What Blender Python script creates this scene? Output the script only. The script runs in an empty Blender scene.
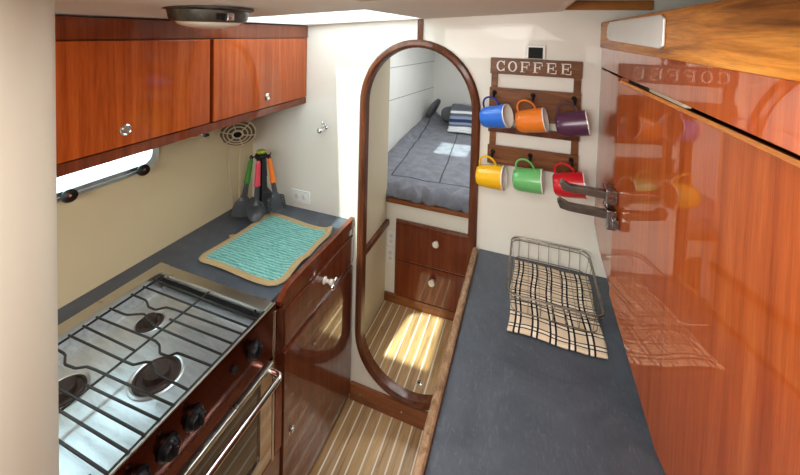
import bpy, bmesh, math, random
from mathutils import Vector, Matrix, noise
random.seed(7)
COL = bpy.context.scene.collection
PI = math.pi
H = 1.887                                   # eye height of the photographer above the cabin sole

# ------------------------------------------------------------------ materials
def new_mat(name):
    m = bpy.data.materials.new(name); m.use_nodes = True
    nt = m.node_tree
    return m, nt, nt.nodes['Principled BSDF']
def setp(b, **k):
    for n, v in k.items(): b.inputs[n.replace('_', ' ')].default_value = v
def rgba(c): return (c[0], c[1], c[2], 1)
def ramp(nt, stops):
    r = nt.nodes.new('ShaderNodeValToRGB'); e = r.color_ramp.elements
    while len(e) < len(stops): e.new(0.5)
    for i, (p, c) in enumerate(stops): e[i].position = p; e[i].color = rgba(c)
    return r
def coords(nt, scale=(1, 1, 1), world=True):
    if world:
        g = nt.nodes.new('ShaderNodeNewGeometry'); s = g.outputs['Position']
    else:
        g = nt.nodes.new('ShaderNodeTexCoord'); s = g.outputs['Object']
    m = nt.nodes.new('ShaderNodeMapping'); m.inputs['Scale'].default_value = scale
    nt.links.new(s, m.inputs['Vector']); return m.outputs['Vector']
def noise_tex(nt, vec, scale, detail=4, rough=.55, dist=0):
    n = nt.nodes.new('ShaderNodeTexNoise'); n.inputs['Scale'].default_value = scale
    n.inputs['Detail'].default_value = detail; n.inputs['Roughness'].default_value = rough
    n.inputs['Distortion'].default_value = dist
    nt.links.new(vec, n.inputs['Vector']); return n.outputs['Fac']
def bump(nt, b, fac, strength=.1, dist=.002):
    bp = nt.nodes.new('ShaderNodeBump'); bp.inputs['Strength'].default_value = strength; bp.inputs['Distance'].default_value = dist
    nt.links.new(fac, bp.inputs['Height']); nt.links.new(bp.outputs['Normal'], b.inputs['Normal'])
def math_n(nt, op, a, b=None, c=None):
    n = nt.nodes.new('ShaderNodeMath'); n.operation = op
    for i, v in enumerate((a, b, c)):
        if v is None: continue
        if isinstance(v, (int, float)): n.inputs[i].default_value = v
        else: nt.links.new(v, n.inputs[i])
    return n.outputs[0]
def mix_col(nt, fac, a, b):
    n = nt.nodes.new('ShaderNodeMix'); n.data_type = 'RGBA'
    for sock, v in ((n.inputs['Factor'], fac), (n.inputs['A'] if False else n.inputs[6], a), (n.inputs[7], b)):
        if isinstance(v, (int, float)): sock.default_value = v
        elif isinstance(v, tuple): sock.default_value = rgba(v)
        else: nt.links.new(v, sock)
    return n.outputs[2]

def plain(name, c, rough=.5, metal=0, coat=0, var=.06, vscale=6, spec=.5, sheen=0):
    m, nt, b = new_mat(name)
    f = noise_tex(nt, coords(nt), vscale)
    r = ramp(nt, [(.3, tuple(x * (1 - var) for x in c)), (.7, tuple(min(1, x * (1 + var)) for x in c))])
    nt.links.new(f, r.inputs['Fac']); nt.links.new(r.outputs['Color'], b.inputs['Base Color'])
    setp(b, Roughness=rough, Metallic=metal, Coat_Weight=coat, Coat_Roughness=.03, Specular_IOR_Level=spec)
    if sheen: setp(b, Sheen_Weight=sheen)
    return m
def wood(name, c1, c2, c3, scale=(26, 26, 1.1), rough=.35, coat=1.0, coat_r=.03, fine=3.0, ior=1.5):
    """varnished timber; the grain runs along the axis with the small scale"""
    m, nt, b = new_mat(name)
    v = coords(nt, scale)
    f = noise_tex(nt, v, 1.6, 6, .62, .6)
    r = ramp(nt, [(.28, c1), (.5, c2), (.74, c3)])
    nt.links.new(f, r.inputs['Fac'])
    v2 = coords(nt, tuple(s * 6 for s in scale))
    f2 = noise_tex(nt, v2, fine, 3, .6)
    r2 = ramp(nt, [(.35, (.62, .62, .62)), (.6, (1, 1, 1))]); nt.links.new(f2, r2.inputs['Fac'])
    mul = nt.nodes.new('ShaderNodeMix'); mul.data_type = 'RGBA'; mul.blend_type = 'MULTIPLY'; mul.inputs[0].default_value = .55
    nt.links.new(r.outputs['Color'], mul.inputs[6]); nt.links.new(r2.outputs['Color'], mul.inputs[7])
    nt.links.new(mul.outputs[2], b.inputs['Base Color'])
    setp(b, Roughness=rough, Coat_Weight=coat, Coat_Roughness=coat_r, Coat_IOR=ior, Specular_IOR_Level=.12)
    return m
def striped_floor(name, x0, pitch=.0526):
    m, nt, b = new_mat(name)
    g = nt.nodes.new('ShaderNodeNewGeometry'); sx = nt.nodes.new('ShaderNodeSeparateXYZ')
    nt.links.new(g.outputs['Position'], sx.inputs[0])
    t = math_n(nt, 'DIVIDE', math_n(nt, 'SUBTRACT', sx.outputs['X'], x0 - pitch * 40), pitch)
    fr = math_n(nt, 'FRACT', t); cell = math_n(nt, 'FLOOR', t)
    d = math_n(nt, 'ABSOLUTE', math_n(nt, 'SUBTRACT', fr, .5))
    line = math_n(nt, 'GREATER_THAN', d, .5 - .068)
    wn = nt.nodes.new('ShaderNodeTexWhiteNoise'); wn.noise_dimensions = '1D'; nt.links.new(cell, wn.inputs['W'])
    f = noise_tex(nt, coords(nt, (42, 3.0, 10)), 1.5, 6, .65, .8)
    f = math_n(nt, 'ADD', math_n(nt, 'MULTIPLY', f, .85), math_n(nt, 'MULTIPLY', wn.outputs['Value'], .22))
    r = ramp(nt, [(.3, (.22, .125, .055)), (.52, (.47, .28, .125)), (.78, (.64, .41, .20))]); nt.links.new(f, r.inputs['Fac'])
    c = mix_col(nt, line, r.outputs['Color'], (.80, .72, .58))
    nt.links.new(c, b.inputs['Base Color']); setp(b, Roughness=.38, Coat_Weight=.35, Coat_Roughness=.12)
    return m
def laminate():
    m, nt, b = new_mat('slate_laminate')
    f = noise_tex(nt, coords(nt), 5, 8, .7, 1.0)
    r = ramp(nt, [(.3, (.045, .053, .068)), (.62, (.075, .088, .110)), (.8, (.13, .15, .172))]); nt.links.new(f, r.inputs['Fac'])
    s = noise_tex(nt, coords(nt, (18, 5, 5)), 3, 6, .8, 2.5)
    sr = ramp(nt, [(.54, (0, 0, 0)), (.74, (1, 1, 1))]); nt.links.new(s, sr.inputs['Fac'])
    sf = math_n(nt, 'MULTIPLY', sr.outputs['Color'], .32)
    c = mix_col(nt, sf, r.outputs['Color'], (.28, .30, .32))
    nt.links.new(c, b.inputs['Base Color']); setp(b, Roughness=.42)
    fb = noise_tex(nt, coords(nt), 260, 2); bump(nt, b, fb, .25, .001)
    return m
def steel(name, c=(.62, .62, .60), rough=.22, var=.18, scale=(3, 14, 3), metal=1.0):
    m, nt, b = new_mat(name)
    f = noise_tex(nt, coords(nt, scale), 4, 6, .65, .6)
    r = ramp(nt, [(.3, tuple(x * (1 - var) for x in c)), (.7, tuple(min(1, x * (1 + var)) for x in c))]); nt.links.new(f, r.inputs['Fac'])
    nt.links.new(r.outputs['Color'], b.inputs['Base Color'])
    rr = nt.nodes.new('ShaderNodeMapRange'); rr.inputs['To Min'].default_value = rough * .7; rr.inputs['To Max'].default_value = rough * 1.5
    nt.links.new(f, rr.inputs['Value']); nt.links.new(rr.outputs[0], b.inputs['Roughness'])
    setp(b, Metallic=metal); return m
def woven(name, c1, c2, sx, sy, str_=.6):
    m, nt, b = new_mat(name)
    w = nt.nodes.new('ShaderNodeTexWave'); w.bands_direction = 'Y'; w.inputs['Scale'].default_value = sy
    w.inputs['Distortion'].default_value = 3.5; w.inputs['Detail'].default_value = 3; w.inputs['Detail Scale'].default_value = 3
    v = coords(nt, (1, 1, 1)); nt.links.new(v, w.inputs['Vector'])
    f = noise_tex(nt, coords(nt, (sx, sx * 9, sx)), 2, 4, .7)
    t = math_n(nt, 'ADD', math_n(nt, 'MULTIPLY', w.outputs['Fac'], .28), math_n(nt, 'MULTIPLY', f, .78))
    r = ramp(nt, [(.25, c1), (.75, c2)]); nt.links.new(t, r.inputs['Fac'])
    nt.links.new(r.outputs['Color'], b.inputs['Base Color']); setp(b, Roughness=.9, Specular_IOR_Level=.2)
    bump(nt, b, t, str_, .003); return m
def lines_mask(nt, coord, period, centers, half):
    fr = math_n(nt, 'FRACT', math_n(nt, 'ADD', math_n(nt, 'DIVIDE', coord, period), 50.0))
    out = None
    for c in centers:
        k = math_n(nt, 'LESS_THAN', math_n(nt, 'ABSOLUTE', math_n(nt, 'SUBTRACT', fr, c)), half)
        out = k if out is None else math_n(nt, 'MAXIMUM', out, k)
    return out
def plaid():
    m, nt, b = new_mat('plaid_cloth')
    tc = nt.nodes.new('ShaderNodeUVMap'); tc.uv_map = 'UVMap'
    sx = nt.nodes.new('ShaderNodeSeparateXYZ'); nt.links.new(tc.outputs['UV'], sx.inputs[0])
    X, Y = sx.outputs['X'], sx.outputs['Y']
    base = (.78, .62, .44)
    wl = math_n(nt, 'MAXIMUM', lines_mask(nt, X, .0540, (.5,), .11), lines_mask(nt, Y, .0540, (.5,), .11))
    c = mix_col(nt, wl, base, (.90, .80, .65))
    bl = math_n(nt, 'MAXIMUM', lines_mask(nt, X, .0540, (.35, .65), .055), lines_mask(nt, Y, .0540, (.36, .64), .042))
    c = mix_col(nt, bl, c, (.018, .014, .014))
    nt.links.new(c, b.inputs['Base Color']); setp(b, Roughness=.95, Specular_IOR_Level=.1)
    bump(nt, b, noise_tex(nt, coords(nt), 500, 2), .35, .002)
    return m
def quilt_mat():
    m, nt, b = new_mat('grey_quilt')
    g = nt.nodes.new('ShaderNodeNewGeometry'); sx = nt.nodes.new('ShaderNodeSeparateXYZ'); nt.links.new(g.outputs['Position'], sx.inputs[0])
    nz = noise_tex(nt, coords(nt), 3, 2); off = math_n(nt, 'MULTIPLY', math_n(nt, 'SUBTRACT', nz, .5), .025)
    X = math_n(nt, 'ADD', sx.outputs['X'], off); Y = math_n(nt, 'ADD', sx.outputs['Y'], off)
    Xs = math_n(nt, 'ADD', X, math_n(nt, 'MULTIPLY', math_n(nt, 'SUBTRACT', Y, 2.37), .093))
    inner = math_n(nt, 'GREATER_THAN', Xs, -.913)
    ln = math_n(nt, 'MAXIMUM', lines_mask(nt, math_n(nt, 'ADD', Xs, .907 + .1775), .355, (.5,), .016), lines_mask(nt, math_n(nt, 'ADD', Y, -2.37 + .9), 1.8, (.5,), .0038))
    ln = math_n(nt, 'MULTIPLY', math_n(nt, 'MULTIPLY', ln, inner), math_n(nt, 'GREATER_THAN', Y, 2.362))
    f = noise_tex(nt, coords(nt), 14, 5)
    r = ramp(nt, [(.3, (.125, .133, .165)), (.7, (.21, .22, .265))]); nt.links.new(f, r.inputs['Fac'])
    c = mix_col(nt, ln, r.outputs['Color'], (.025, .025, .03))
    nt.links.new(c, b.inputs['Base Color']); setp(b, Roughness=.85, Sheen_Weight=.15)
    return m
def stripes_mat():
    m, nt, b = new_mat('striped_blanket')
    g = nt.nodes.new('ShaderNodeNewGeometry'); sx = nt.nodes.new('ShaderNodeSeparateXYZ'); nt.links.new(g.outputs['Position'], sx.inputs[0])
    t = math_n(nt, 'SUBTRACT', sx.outputs['Z'], math_n(nt, 'MULTIPLY', sx.outputs['Y'], .35))
    fr = math_n(nt, 'FRACT', math_n(nt, 'ADD', math_n(nt, 'DIVIDE', math_n(nt, 'ADD', t, .245), .30), 20.0))
    W, N, B, G = (.66, .69, .71), (.022, .028, .075), (.22, .28, .42), (.10, .11, .135)
    r = ramp(nt, [(0, G), (.07, B), (.14, N), (.26, B), (.31, G), (.36, W), (.60, G), (.65, B), (.71, N), (.80, B), (.87, G), (.94, W)])
    r.color_ramp.interpolation = 'CONSTANT'; nt.links.new(fr, r.inputs['Fac'])
    nt.links.new(r.outputs['Color'], b.inputs['Base Color']); setp(b, Roughness=.9); return m
def glass_mat(name, tint=(.9, 1, 1), mixf=.85):
    m, nt, b = new_mat(name)
    tr = nt.nodes.new('ShaderNodeBsdfTransparent'); tr.inputs['Color'].default_value = rgba(tint)
    mx = nt.nodes.new('ShaderNodeMixShader'); mx.inputs[0].default_value = mixf
    setp(b, Roughness=.05, Base_Color=(.9, .95, .95, 1))
    nt.links.new(b.outputs[0], mx.inputs[1]); nt.links.new(tr.outputs[0], mx.inputs[2])
    nt.links.new(mx.outputs[0], nt.nodes['Material Output'].inputs['Surface']); return m
def frosted(name, c=(.95, .97, 1)):
    m, nt, b = new_mat(name)
    tl = nt.nodes.new('ShaderNodeBsdfTranslucent'); tl.inputs['Color'].default_value = rgba(c)
    mx = nt.nodes.new('ShaderNodeMixShader'); mx.inputs[0].default_value = .8
    setp(b, Base_Color=rgba(c), Roughness=.3)
    nt.links.new(b.outputs[0], mx.inputs[1]); nt.links.new(tl.outputs[0], mx.inputs[2])
    nt.links.new(mx.outputs[0], nt.nodes['Material Output'].inputs['Surface']); return m

M = {}
M['cream'] = plain('cream_bulkhead', (.80, .77, .69), .38, var=.025, vscale=2.2, coat=.25)
M['beige'] = plain('beige_hull_liner', (.67, .57, .36), .5, var=.03, vscale=2)
M['white'] = plain('white_paint', (.80, .80, .77), .4, var=.02)
M['headliner'] = plain('headliner', (.86, .83, .77), .6, var=.03, vscale=3)
M['partition'] = plain('partition_liner', (.66, .58, .42), .5, var=.03, vscale=2)
M['pillar'] = plain('pillar_gelcoat', (.60, .55, .45), .5, var=.02, vscale=2)
M['cherry'] = wood('cherry_upper', (.25, .038, .006), (.39, .070, .010), (.53, .115, .019), coat=.7, coat_r=.06)
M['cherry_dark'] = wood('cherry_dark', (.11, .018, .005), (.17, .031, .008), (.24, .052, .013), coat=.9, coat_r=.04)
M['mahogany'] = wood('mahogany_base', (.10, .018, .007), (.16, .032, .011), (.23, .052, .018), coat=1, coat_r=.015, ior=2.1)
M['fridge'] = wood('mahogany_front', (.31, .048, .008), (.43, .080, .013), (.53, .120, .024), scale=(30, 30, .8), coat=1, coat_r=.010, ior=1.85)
M['lip'] = wood('door_edge', (.75, .25, .07), (.85, .31, .09), (.92, .38, .13), scale=(3, 3, 30), coat=.5)
M['teak'] = wood('teak_board', (.16, .045, .006), (.62, .22, .028), (.88, .38, .070), scale=(14, 2.0, 30), coat=.12, coat_r=.2, fine=2)
M['teak_beam'] = wood('teak_beam', (.30, .10, .02), (.45, .17, .04), (.55, .24, .06), scale=(2, 20, 20), coat=.4)
M['trim'] = wood('door_trim', (.070, .020, .009), (.125, .038, .016), (.19, .065, .028), scale=(20, 20, 2), coat=.6, coat_r=.16)
M['trim_light'] = wood('cleat_trim', (.15, .045, .015), (.25, .08, .026), (.34, .12, .04), scale=(2, 20, 20), coat=.8, coat_r=.1)
M['rack'] = wood('rack_board', (.10, .038, .015), (.20, .078, .032), (.30, .13, .058), scale=(2.2, 22, 26), coat=.15, coat_r=.3)
M['fiddle'] = wood('worn_fiddle', (.13, .07, .035), (.30, .18, .10), (.45, .30, .18), scale=(40, 22, 40), coat=.1, rough=.6)
M['laminate'] = laminate()
M['floor'] = striped_floor('teak_and_holly_sole', -.804 + .0263)
M['floor2'] = striped_floor('teak_and_holly_cabin_sole', -.886 + .0263)
M['steel'] = steel('stainless_tray', (.70, .73, .75), .30, metal=.82)
M['steel_trim'] = steel('stainless_trim', (.62, .59, .52), .28, var=.06, scale=(1, 3, 1))
M['steel_door'] = steel('stainless_door', (.58, .50, .43), .08, var=.08)
M['chrome'] = steel('chrome', (.75, .75, .75), .08, var=.05)
M['wire'] = steel('tarnished_wire', (.26, .23, .20), .28, var=.3)
M['latch'] = steel('worn_chrome', (.38, .36, .34), .2, var=.4, scale=(20, 20, 20))
M['iron'] = plain('grate_iron', (.016, .014, .013), .35, metal=.2, var=.3, vscale=60)
M['burner'] = plain('burnt_iron', (.040, .022, .016), .6, metal=.2, var=.5, vscale=60)
M['panel'] = steel('steel_with_wood_reflection', (.24, .080, .055), .14, var=.08)  # stainless steel; the red-brown mahogany reflection is put into its colour
M['black'] = plain('black_plastic', (.006, .006, .007), .30, spec=.25)
M['matte_black'] = plain('matte_black', (.010, .010, .010), .55, spec=.15)
M['oven_glass'] = plain('oven_glass', (.018, .015, .012), .04, coat=1)
M['bronze'] = plain('weathered_bronze', (.10, .095, .080), .35, metal=.8, var=.4, vscale=40)
M['lens'] = plain('ribbed_lens', (.72, .66, .56), .25, coat=.5)
M['ceramic'] = plain('white_ceramic', (.82, .78, .72), .15, coat=.6)
M['plastic_white'] = plain('white_plastic', (.82, .83, .82), .3)
M['fan'] = plain('beige_fan_plastic', (.66, .56, .40), .45)
M['fan_dark'] = plain('fan_interior', (.16, .12, .075), .6)
M['nylon'] = plain('grey_nylon', (.055, .060, .070), .38)
M['teal'] = woven('teal_weave', (.04, .20, .19), (.30, .60, .53), 9, 22)
M['jute'] = woven('jute_border', (.33, .22, .10), (.62, .45, .24), 60, 90, .8)
M['plaid'] = plaid()
M['quilt'] = quilt_mat()
M['stripes'] = stripes_mat()
M['pillow'] = plain('dark_grey_cotton', (.070, .072, .080), .9, var=.15)
M['pillow2'] = plain('mid_grey_cotton', (.11, .112, .120), .9, var=.15)
M['pane'] = glass_mat('window_glass')
M['frost'] = frosted('hatch_acrylic')
M['alu'] = steel('window_frame_alloy', (.55, .58, .60), .35, var=.08)
M['letters'] = plain('cream_lettering', (.88, .84, .78), .6)
M['caulk'] = plain('beige_gasket', (.60, .52, .38), .6)
M['seam'] = plain('plank_seam', (.30, .30, .28), .7)
for n, c in dict(blue=(.025, .16, .68), orange=(.80, .20, .015), purple=(.085, .022, .062), yellow=(.84, .46, .008), green=(.14, .46, .14), red=(.62, .010, .018)).items():
    M['mug_' + n] = plain('glaze_' + n, c, .34, coat=.25, var=.02)
M['handle_blue'] = plain('glaze_navy', (.012, .035, .28), .22, coat=.5)
for n, c in dict(green=(.055, .24, .035), pink=(.75, .06, .10), orange=(.85, .20, .02), lime=(.36, .42, .02)).items():
    M['grip_' + n] = plain('grip_' + n, c, .4)

# ------------------------------------------------------------------ mesh builder
class MB:
    def __init__(s): s.bm = bmesh.new(); s.uv = None
    def _add(s, t, mat=None):
        if mat is not None: bmesh.ops.transform(t, matrix=mat, verts=t.verts)
        me = bpy.data.meshes.new('tmp'); t.to_mesh(me); t.free(); s.bm.from_mesh(me); bpy.data.meshes.remove(me); return s
    def box(s, lo, hi, bev=0, seg=2, mat=None):
        t = bmesh.new(); bmesh.ops.create_cube(t, size=1)
        c = [(a + b) / 2 for a, b in zip(lo, hi)]; d = [abs(b - a) for a, b in zip(lo, hi)]
        for v in t.verts: v.co = Vector((c[0] + v.co.x * d[0], c[1] + v.co.y * d[1], c[2] + v.co.z * d[2]))
        if bev: bmesh.ops.bevel(t, geom=t.edges[:], offset=min(bev, min(d) * .45), segments=seg, profile=.5, affect='EDGES')
        return s._add(t, mat)
    def prism(s, pts, axis, a, b, bev=0, mat=None):
        """polygon of 2-D points extruded along an axis: x -> (y,z), y -> (x,z), z -> (x,y)"""
        t = bmesh.new()
        def P(p, h): return {'x': (h, p[0], p[1]), 'y': (p[0], h, p[1]), 'z': (p[0], p[1], h)}[axis]
        lo = [t.verts.new(P(p, a)) for p in pts]; hi = [t.verts.new(P(p, b)) for p in pts]
        n = len(pts); t.faces.new(lo); t.faces.new(hi[::-1])
        for i in range(n): t.faces.new((lo[i], hi[i], hi[(i + 1) % n], lo[(i + 1) % n]))
        bmesh.ops.recalc_face_normals(t, faces=t.faces)
        if bev:
            caps = [e for e in t.edges if len(e.link_faces) == 2 and any(len(f.verts) == n for f in e.link_faces)]
            bmesh.ops.bevel(t, geom=caps, offset=bev, segments=2, profile=.5, affect='EDGES')
        return s._add(t, mat)
    def tube(s, path, r, seg=8, closed=False, mat=None, sx=1, sy=1):
        t = bmesh.new(); P = [Vector(p) for p in path]; n = len(P)
        rad = r if isinstance(r, (list, tuple)) else [r] * n
        rings = []; up = None
        for i, p in enumerate(P):
            if closed: tn = P[(i + 1) % n] - P[i - 1]
            else: tn = P[min(i + 1, n - 1)] - P[max(i - 1, 0)]
            tn = tn.normalized() if tn.length > 1e-9 else Vector((0, 0, 1))
            if up is None:
                up = Vector((0, 0, 1)) if abs(tn.z) < .9 else Vector((1, 0, 0))
            u = (up - tn * up.dot(tn)).normalized(); w = tn.cross(u); up = u
            rings.append([t.verts.new(p + (u * math.cos(2 * PI * k / seg) * sx + w * math.sin(2 * PI * k / seg) * sy) * rad[i]) for k in range(seg)])
        m = n if closed else n - 1
        for i in range(m):
            a, b = rings[i], rings[(i + 1) % n]
            for k in range(seg): t.faces.new((a[k], a[(k + 1) % seg], b[(k + 1) % seg], b[k]))
        if not closed: t.faces.new(rings[0][::-1]); t.faces.new(rings[-1])
        bmesh.ops.recalc_face_normals(t, faces=t.faces)
        return s._add(t, mat)
    def lathe(s, prof, seg=32, mat=None):
        t = bmesh.new(); rings = []
        for r, z in prof:
            if r < 1e-6: rings.append([t.verts.new((0, 0, z))])
            else: rings.append([t.verts.new((r * math.cos(2 * PI * k / seg), r * math.sin(2 * PI * k / seg), z)) for k in range(seg)])
        for a, b in zip(rings, rings[1:]):
            for k in range(seg):
                k2 = (k + 1) % seg
                if len(a) == 1 and len(b) == 1: continue
                if len(a) == 1: t.faces.new((a[0], b[k2], b[k]))
                elif len(b) == 1: t.faces.new((a[k], a[k2], b[0]))
                else: t.faces.new((a[k], a[k2], b[k2], b[k]))
        return s._add(t, mat)
    def ball(s, c, r, seg=16, sc=(1, 1, 1), mat=None):
        t = bmesh.new(); bmesh.ops.create_uvsphere(t, u_segments=seg, v_segments=seg // 2, radius=1)
        for v in t.verts: v.co = Vector((c[0] + v.co.x * r * sc[0], c[1] + v.co.y * r * sc[1], c[2] + v.co.z * r * sc[2]))
        return s._add(t, mat)
    def grid(s, f, nu, nv, uvf=None):
        t = bmesh.new(); V = [[t.verts.new(f(i / nu, j / nv)) for j in range(nv + 1)] for i in range(nu + 1)]
        uvl = t.loops.layers.uv.new('UVMap') if uvf else None
        for i in range(nu):
            for j in range(nv):
                fc = t.faces.new((V[i][j], V[i + 1][j], V[i + 1][j + 1], V[i][j + 1]))
                if uvl:
                    for l, (a, b) in zip(fc.loops, ((i, j), (i + 1, j), (i + 1, j + 1), (i, j + 1))): l[uvl].uv = uvf(a / nu, b / nv)
        return s._add(t)
    def build(s, name, mat, parent=None, smooth=True, origin=None, local=False):
        me = bpy.data.meshes.new(name)
        if parent is not None and not local:
            off = Vector(parent['_o']) if '_o' in parent else Vector((0, 0, 0))
        elif local: off = Vector((0, 0, 0))
        else:
            xs = [v.co for v in s.bm.verts]
            off = Vector(origin) if origin else Vector(((min(c.x for c in xs) + max(c.x for c in xs)) / 2, (min(c.y for c in xs) + max(c.y for c in xs)) / 2, min(c.z for c in xs)))
        bmesh.ops.translate(s.bm, vec=-off, verts=s.bm.verts)
        bmesh.ops.recalc_face_normals(s.bm, faces=s.bm.faces) if s.uv is None else None
        s.bm.to_mesh(me); s.bm.free()
        o = bpy.data.objects.new(name, me); COL.objects.link(o); me.materials.append(mat)
        if smooth:
            for p in me.polygons: p.use_smooth = True
            try: me.set_sharp_from_angle(angle=math.radians(38))
            except Exception: pass
            wn = o.modifiers.new('normals', 'WEIGHTED_NORMAL'); wn.keep_sharp = True; wn.weight = 100
        if parent is not None:
            o.parent = parent; o['_o'] = parent['_o'] if '_o' in parent else (0, 0, 0)
        else:
            o.location = off; o['_o'] = tuple(off)
        return o
def mb(): return MB()
def tag(o, label, cat, group=None):
    o['label'] = label; o['category'] = cat
    if group: o['group'] = group
    return o
def thing(name, label, cat, loc, group=None):
    o = bpy.data.objects.new(name, None); COL.objects.link(o); o.location = loc; o['_o'] = tuple(loc); o.empty_display_size = .05
    return tag(o, label, cat, group)
def struct(name, b, mat, smooth=False):
    o = b.build(name, mat, smooth=smooth); o['kind'] = 'structure'; return o
def arc(c, r, a0, a1, n, r2=None):
    r2 = r2 or r
    return [(c[0] + r * math.cos(a0 + (a1 - a0) * i / n), c[1] + r2 * math.sin(a0 + (a1 - a0) * i / n)) for i in range(n + 1)]
def align(z, x=None):
    """matrix turning local z to a direction (and local x near another)"""
    z = Vector(z).normalized(); x = Vector(x) if x else (Vector((1, 0, 0)) if abs(z.x) < .9 else Vector((0, 0, 1)))
    x = (x - z * x.dot(z)).normalized(); y = z.cross(x)
    return Matrix((x, y, z)).transposed().to_4x4()
def T(*p): return Matrix.Translation(Vector(p))

# ------------------------------------------------------------------ setting
D = 1.582                                   # the bulkhead with the oval doorway
XL = -1.458                                 # hull side behind the stove
XF = .264                                   # face of the refrigerator cabinet
def ceil_z(x): return 1.980 + .063 * x

struct('floor', mb().box((-1.46, -1.8, -.04), (1.2, D, 0)), M['floor'])
struct('floor.001', mb().box((-1.3, D + .023, .0), (.4, 2.25, .06)), M['floor2'])

# oval doorway
DL, DR, DT, DB = -.752, -.226, 1.822, .122
def oval(grow=0.0):
    xl, xr, zt, zb = DL - grow, DR + grow, DT + grow, DB - grow
    cx = (xl + xr) / 2; r = (xr - xl) / 2
    top = arc((cx, zt - .29 - grow), r, 0, PI, 28, .29 + grow)
    bot = arc((cx, zb + .25 + grow), r, PI, 2 * PI, 28, .25 + grow)
    return top + bot
def ring_wall():
    """bulkhead slab with the doorway cut out"""
    b = MB(); t = b.bm
    inner = oval(-.004); n = len(inner)
    cx, cz = (DL + DR) / 2, .95
    x0, x1, z0, z1 = XL, 1.2, 0, 2.3
    def out(p):
        dx, dz = p[0] - cx, p[1] - cz; k = 1e9
        if dx > 1e-9: k = min(k, (x1 - cx) / dx)
        if dx < -1e-9: k = min(k, (x0 - cx) / dx)
        if dz > 1e-9: k = min(k, (z1 - cz) / dz)
        if dz < -1e-9: k = min(k, (z0 - cz) / dz)
        return (cx + dx * k, cz + dz * k)
    pts_in = [p for p in inner]; pts_out = [out(p) for p in inner]
    # put the corners of the slab on the nearest outer points
    for c in ((x0, z0), (x1, z0), (x0, z1), (x1, z1)):
        i = min(range(n), key=lambda i: abs(math.atan2(pts_in[i][1] - cz, pts_in[i][0] - cx) - math.atan2(c[1] - cz, c[0] - cx)))
        pts_out[i] = c
    for (ya, yb) in ((D, D + .022),):
        A = [t.verts.new((p[0], ya, p[1])) for p in pts_in]; B = [t.verts.new((p[0], ya, p[1])) for p in pts_out]
        C = [t.verts.new((p[0], yb, p[1])) for p in pts_in]; E = [t.verts.new((p[0], yb, p[1])) for p in pts_out]
        for i in range(n):
            j = (i + 1) % n
            t.faces.new((A[i], A[j], B[j], B[i])); t.faces.new((C[j], C[i], E[i], E[j]))
            t.faces.new((A[j], A[i], C[i], C[j])); t.faces.new((B[i], B[j], E[j], E[i]))
    return b
struct('wall_back', ring_wall(), M['cream'])
# moulding round the doorway
def moulding():
    b = MB(); prof = [(.030, .004), (.033, -.010), (.024, -.022), (.008, -.026), (-.004, -.018), (-.006, 0), (-.006, .022), (.002, .024)]
    rings = []
    for g, dy in prof: rings.append([b.bm.verts.new((p[0], D + dy, p[1])) for p in oval(g - .0)])
    n = len(rings[0])
    for a, c in zip(rings, rings[1:]):
        for i in range(n):
            j = (i + 1) % n
            try: b.bm.faces.new((a[i], a[j], c[j], c[i]))
            except ValueError: pass
    bmesh.ops.remove_doubles(b.bm, verts=b.bm.verts, dist=1e-5)
    return b
struct('trim_1', moulding(), M['trim'], smooth=True)
struct('trim_2', mb().box((-.494, D - .014, 1.849), (-.468, D, ceil_z(-.48) + .01), .003), M['trim'])

# hull side with the window opening
WY0, WY1, WZ0, WZ1 = .15, 1.015, 1.318, 1.62
b = mb()
b.box((XL - .04, -1.8, 0), (XL, D + .03, WZ0)); b.box((XL - .04, -1.8, WZ1), (XL, D + .03, 2.3))
b.box((XL - .04, -1.8, WZ0), (XL, WY0, WZ1)); b.box((XL - .04, WY1, WZ0), (XL, D + .03, WZ1))
struct('wall_left', b, M['beige'])
struct('trim_3', mb().box((XL, 1.475, .926), (XL + .012, 1.512, 1.497), .003), M['beige'])     # wire chase up the hull side
struct('wall_right', mb().box((.80, -1.8, 0), (.84, D, 2.3)), M['cream'])
struct('wall_front', mb().box((-1.46, -1.84, 0), (1.2, -1.8, 2.3)), M['cream'])
# rounded pillar beside the stove
struct('pillar', mb().lathe([(0, 0), (.10, 0), (.10, 1.99), (0, 1.99)], 48, T(-.791, .266, 0)), M['pillar'], smooth=True)

# headliner with the hatch opening
HX0, HX1, HY0, HY1 = -1.085, -.462, .95, 1.552
b = mb()
def slab(x0, x1, y0, y1):
    b.prism([(x0, ceil_z(x0)), (x1, ceil_z(x1)), (x1, ceil_z(x1) + .05), (x0, ceil_z(x0) + .05)], 'y', y0, y1)
slab(XL, .105, -1.8, HY0); slab(XL, HX0, HY0, D); slab(HX1, .105, HY0, D); slab(HX0, HX1, HY1, D)
lip_path = [(.105, -1.8, ceil_z(.105) + .02), (.105, D - .02, ceil_z(.105) + .02)]
b.tube(lip_path, .021, 10)
struct('ceiling', b, M['headliner'])
struct('ceiling.001', mb().box((.09, -1.8, 2.075), (1.2, D, 2.12)).box((.085, -1.8, 2.0), (.10, D, 2.08)), M['white'])
struct('ceiling.002', mb().box((XL - .04, -1.8, 2.18), (.1, .90, 2.2)), M['white'])
b = mb()
z0 = ceil_z(-.34)
b.prism([(-.36, ceil_z(-.36) - .004), (.09, ceil_z(.09) - .004), (.09, ceil_z(.09)), (-.36, ceil_z(-.36))], 'y', .36, .72)
struct('trim_4', b, M['caulk'])
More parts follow.
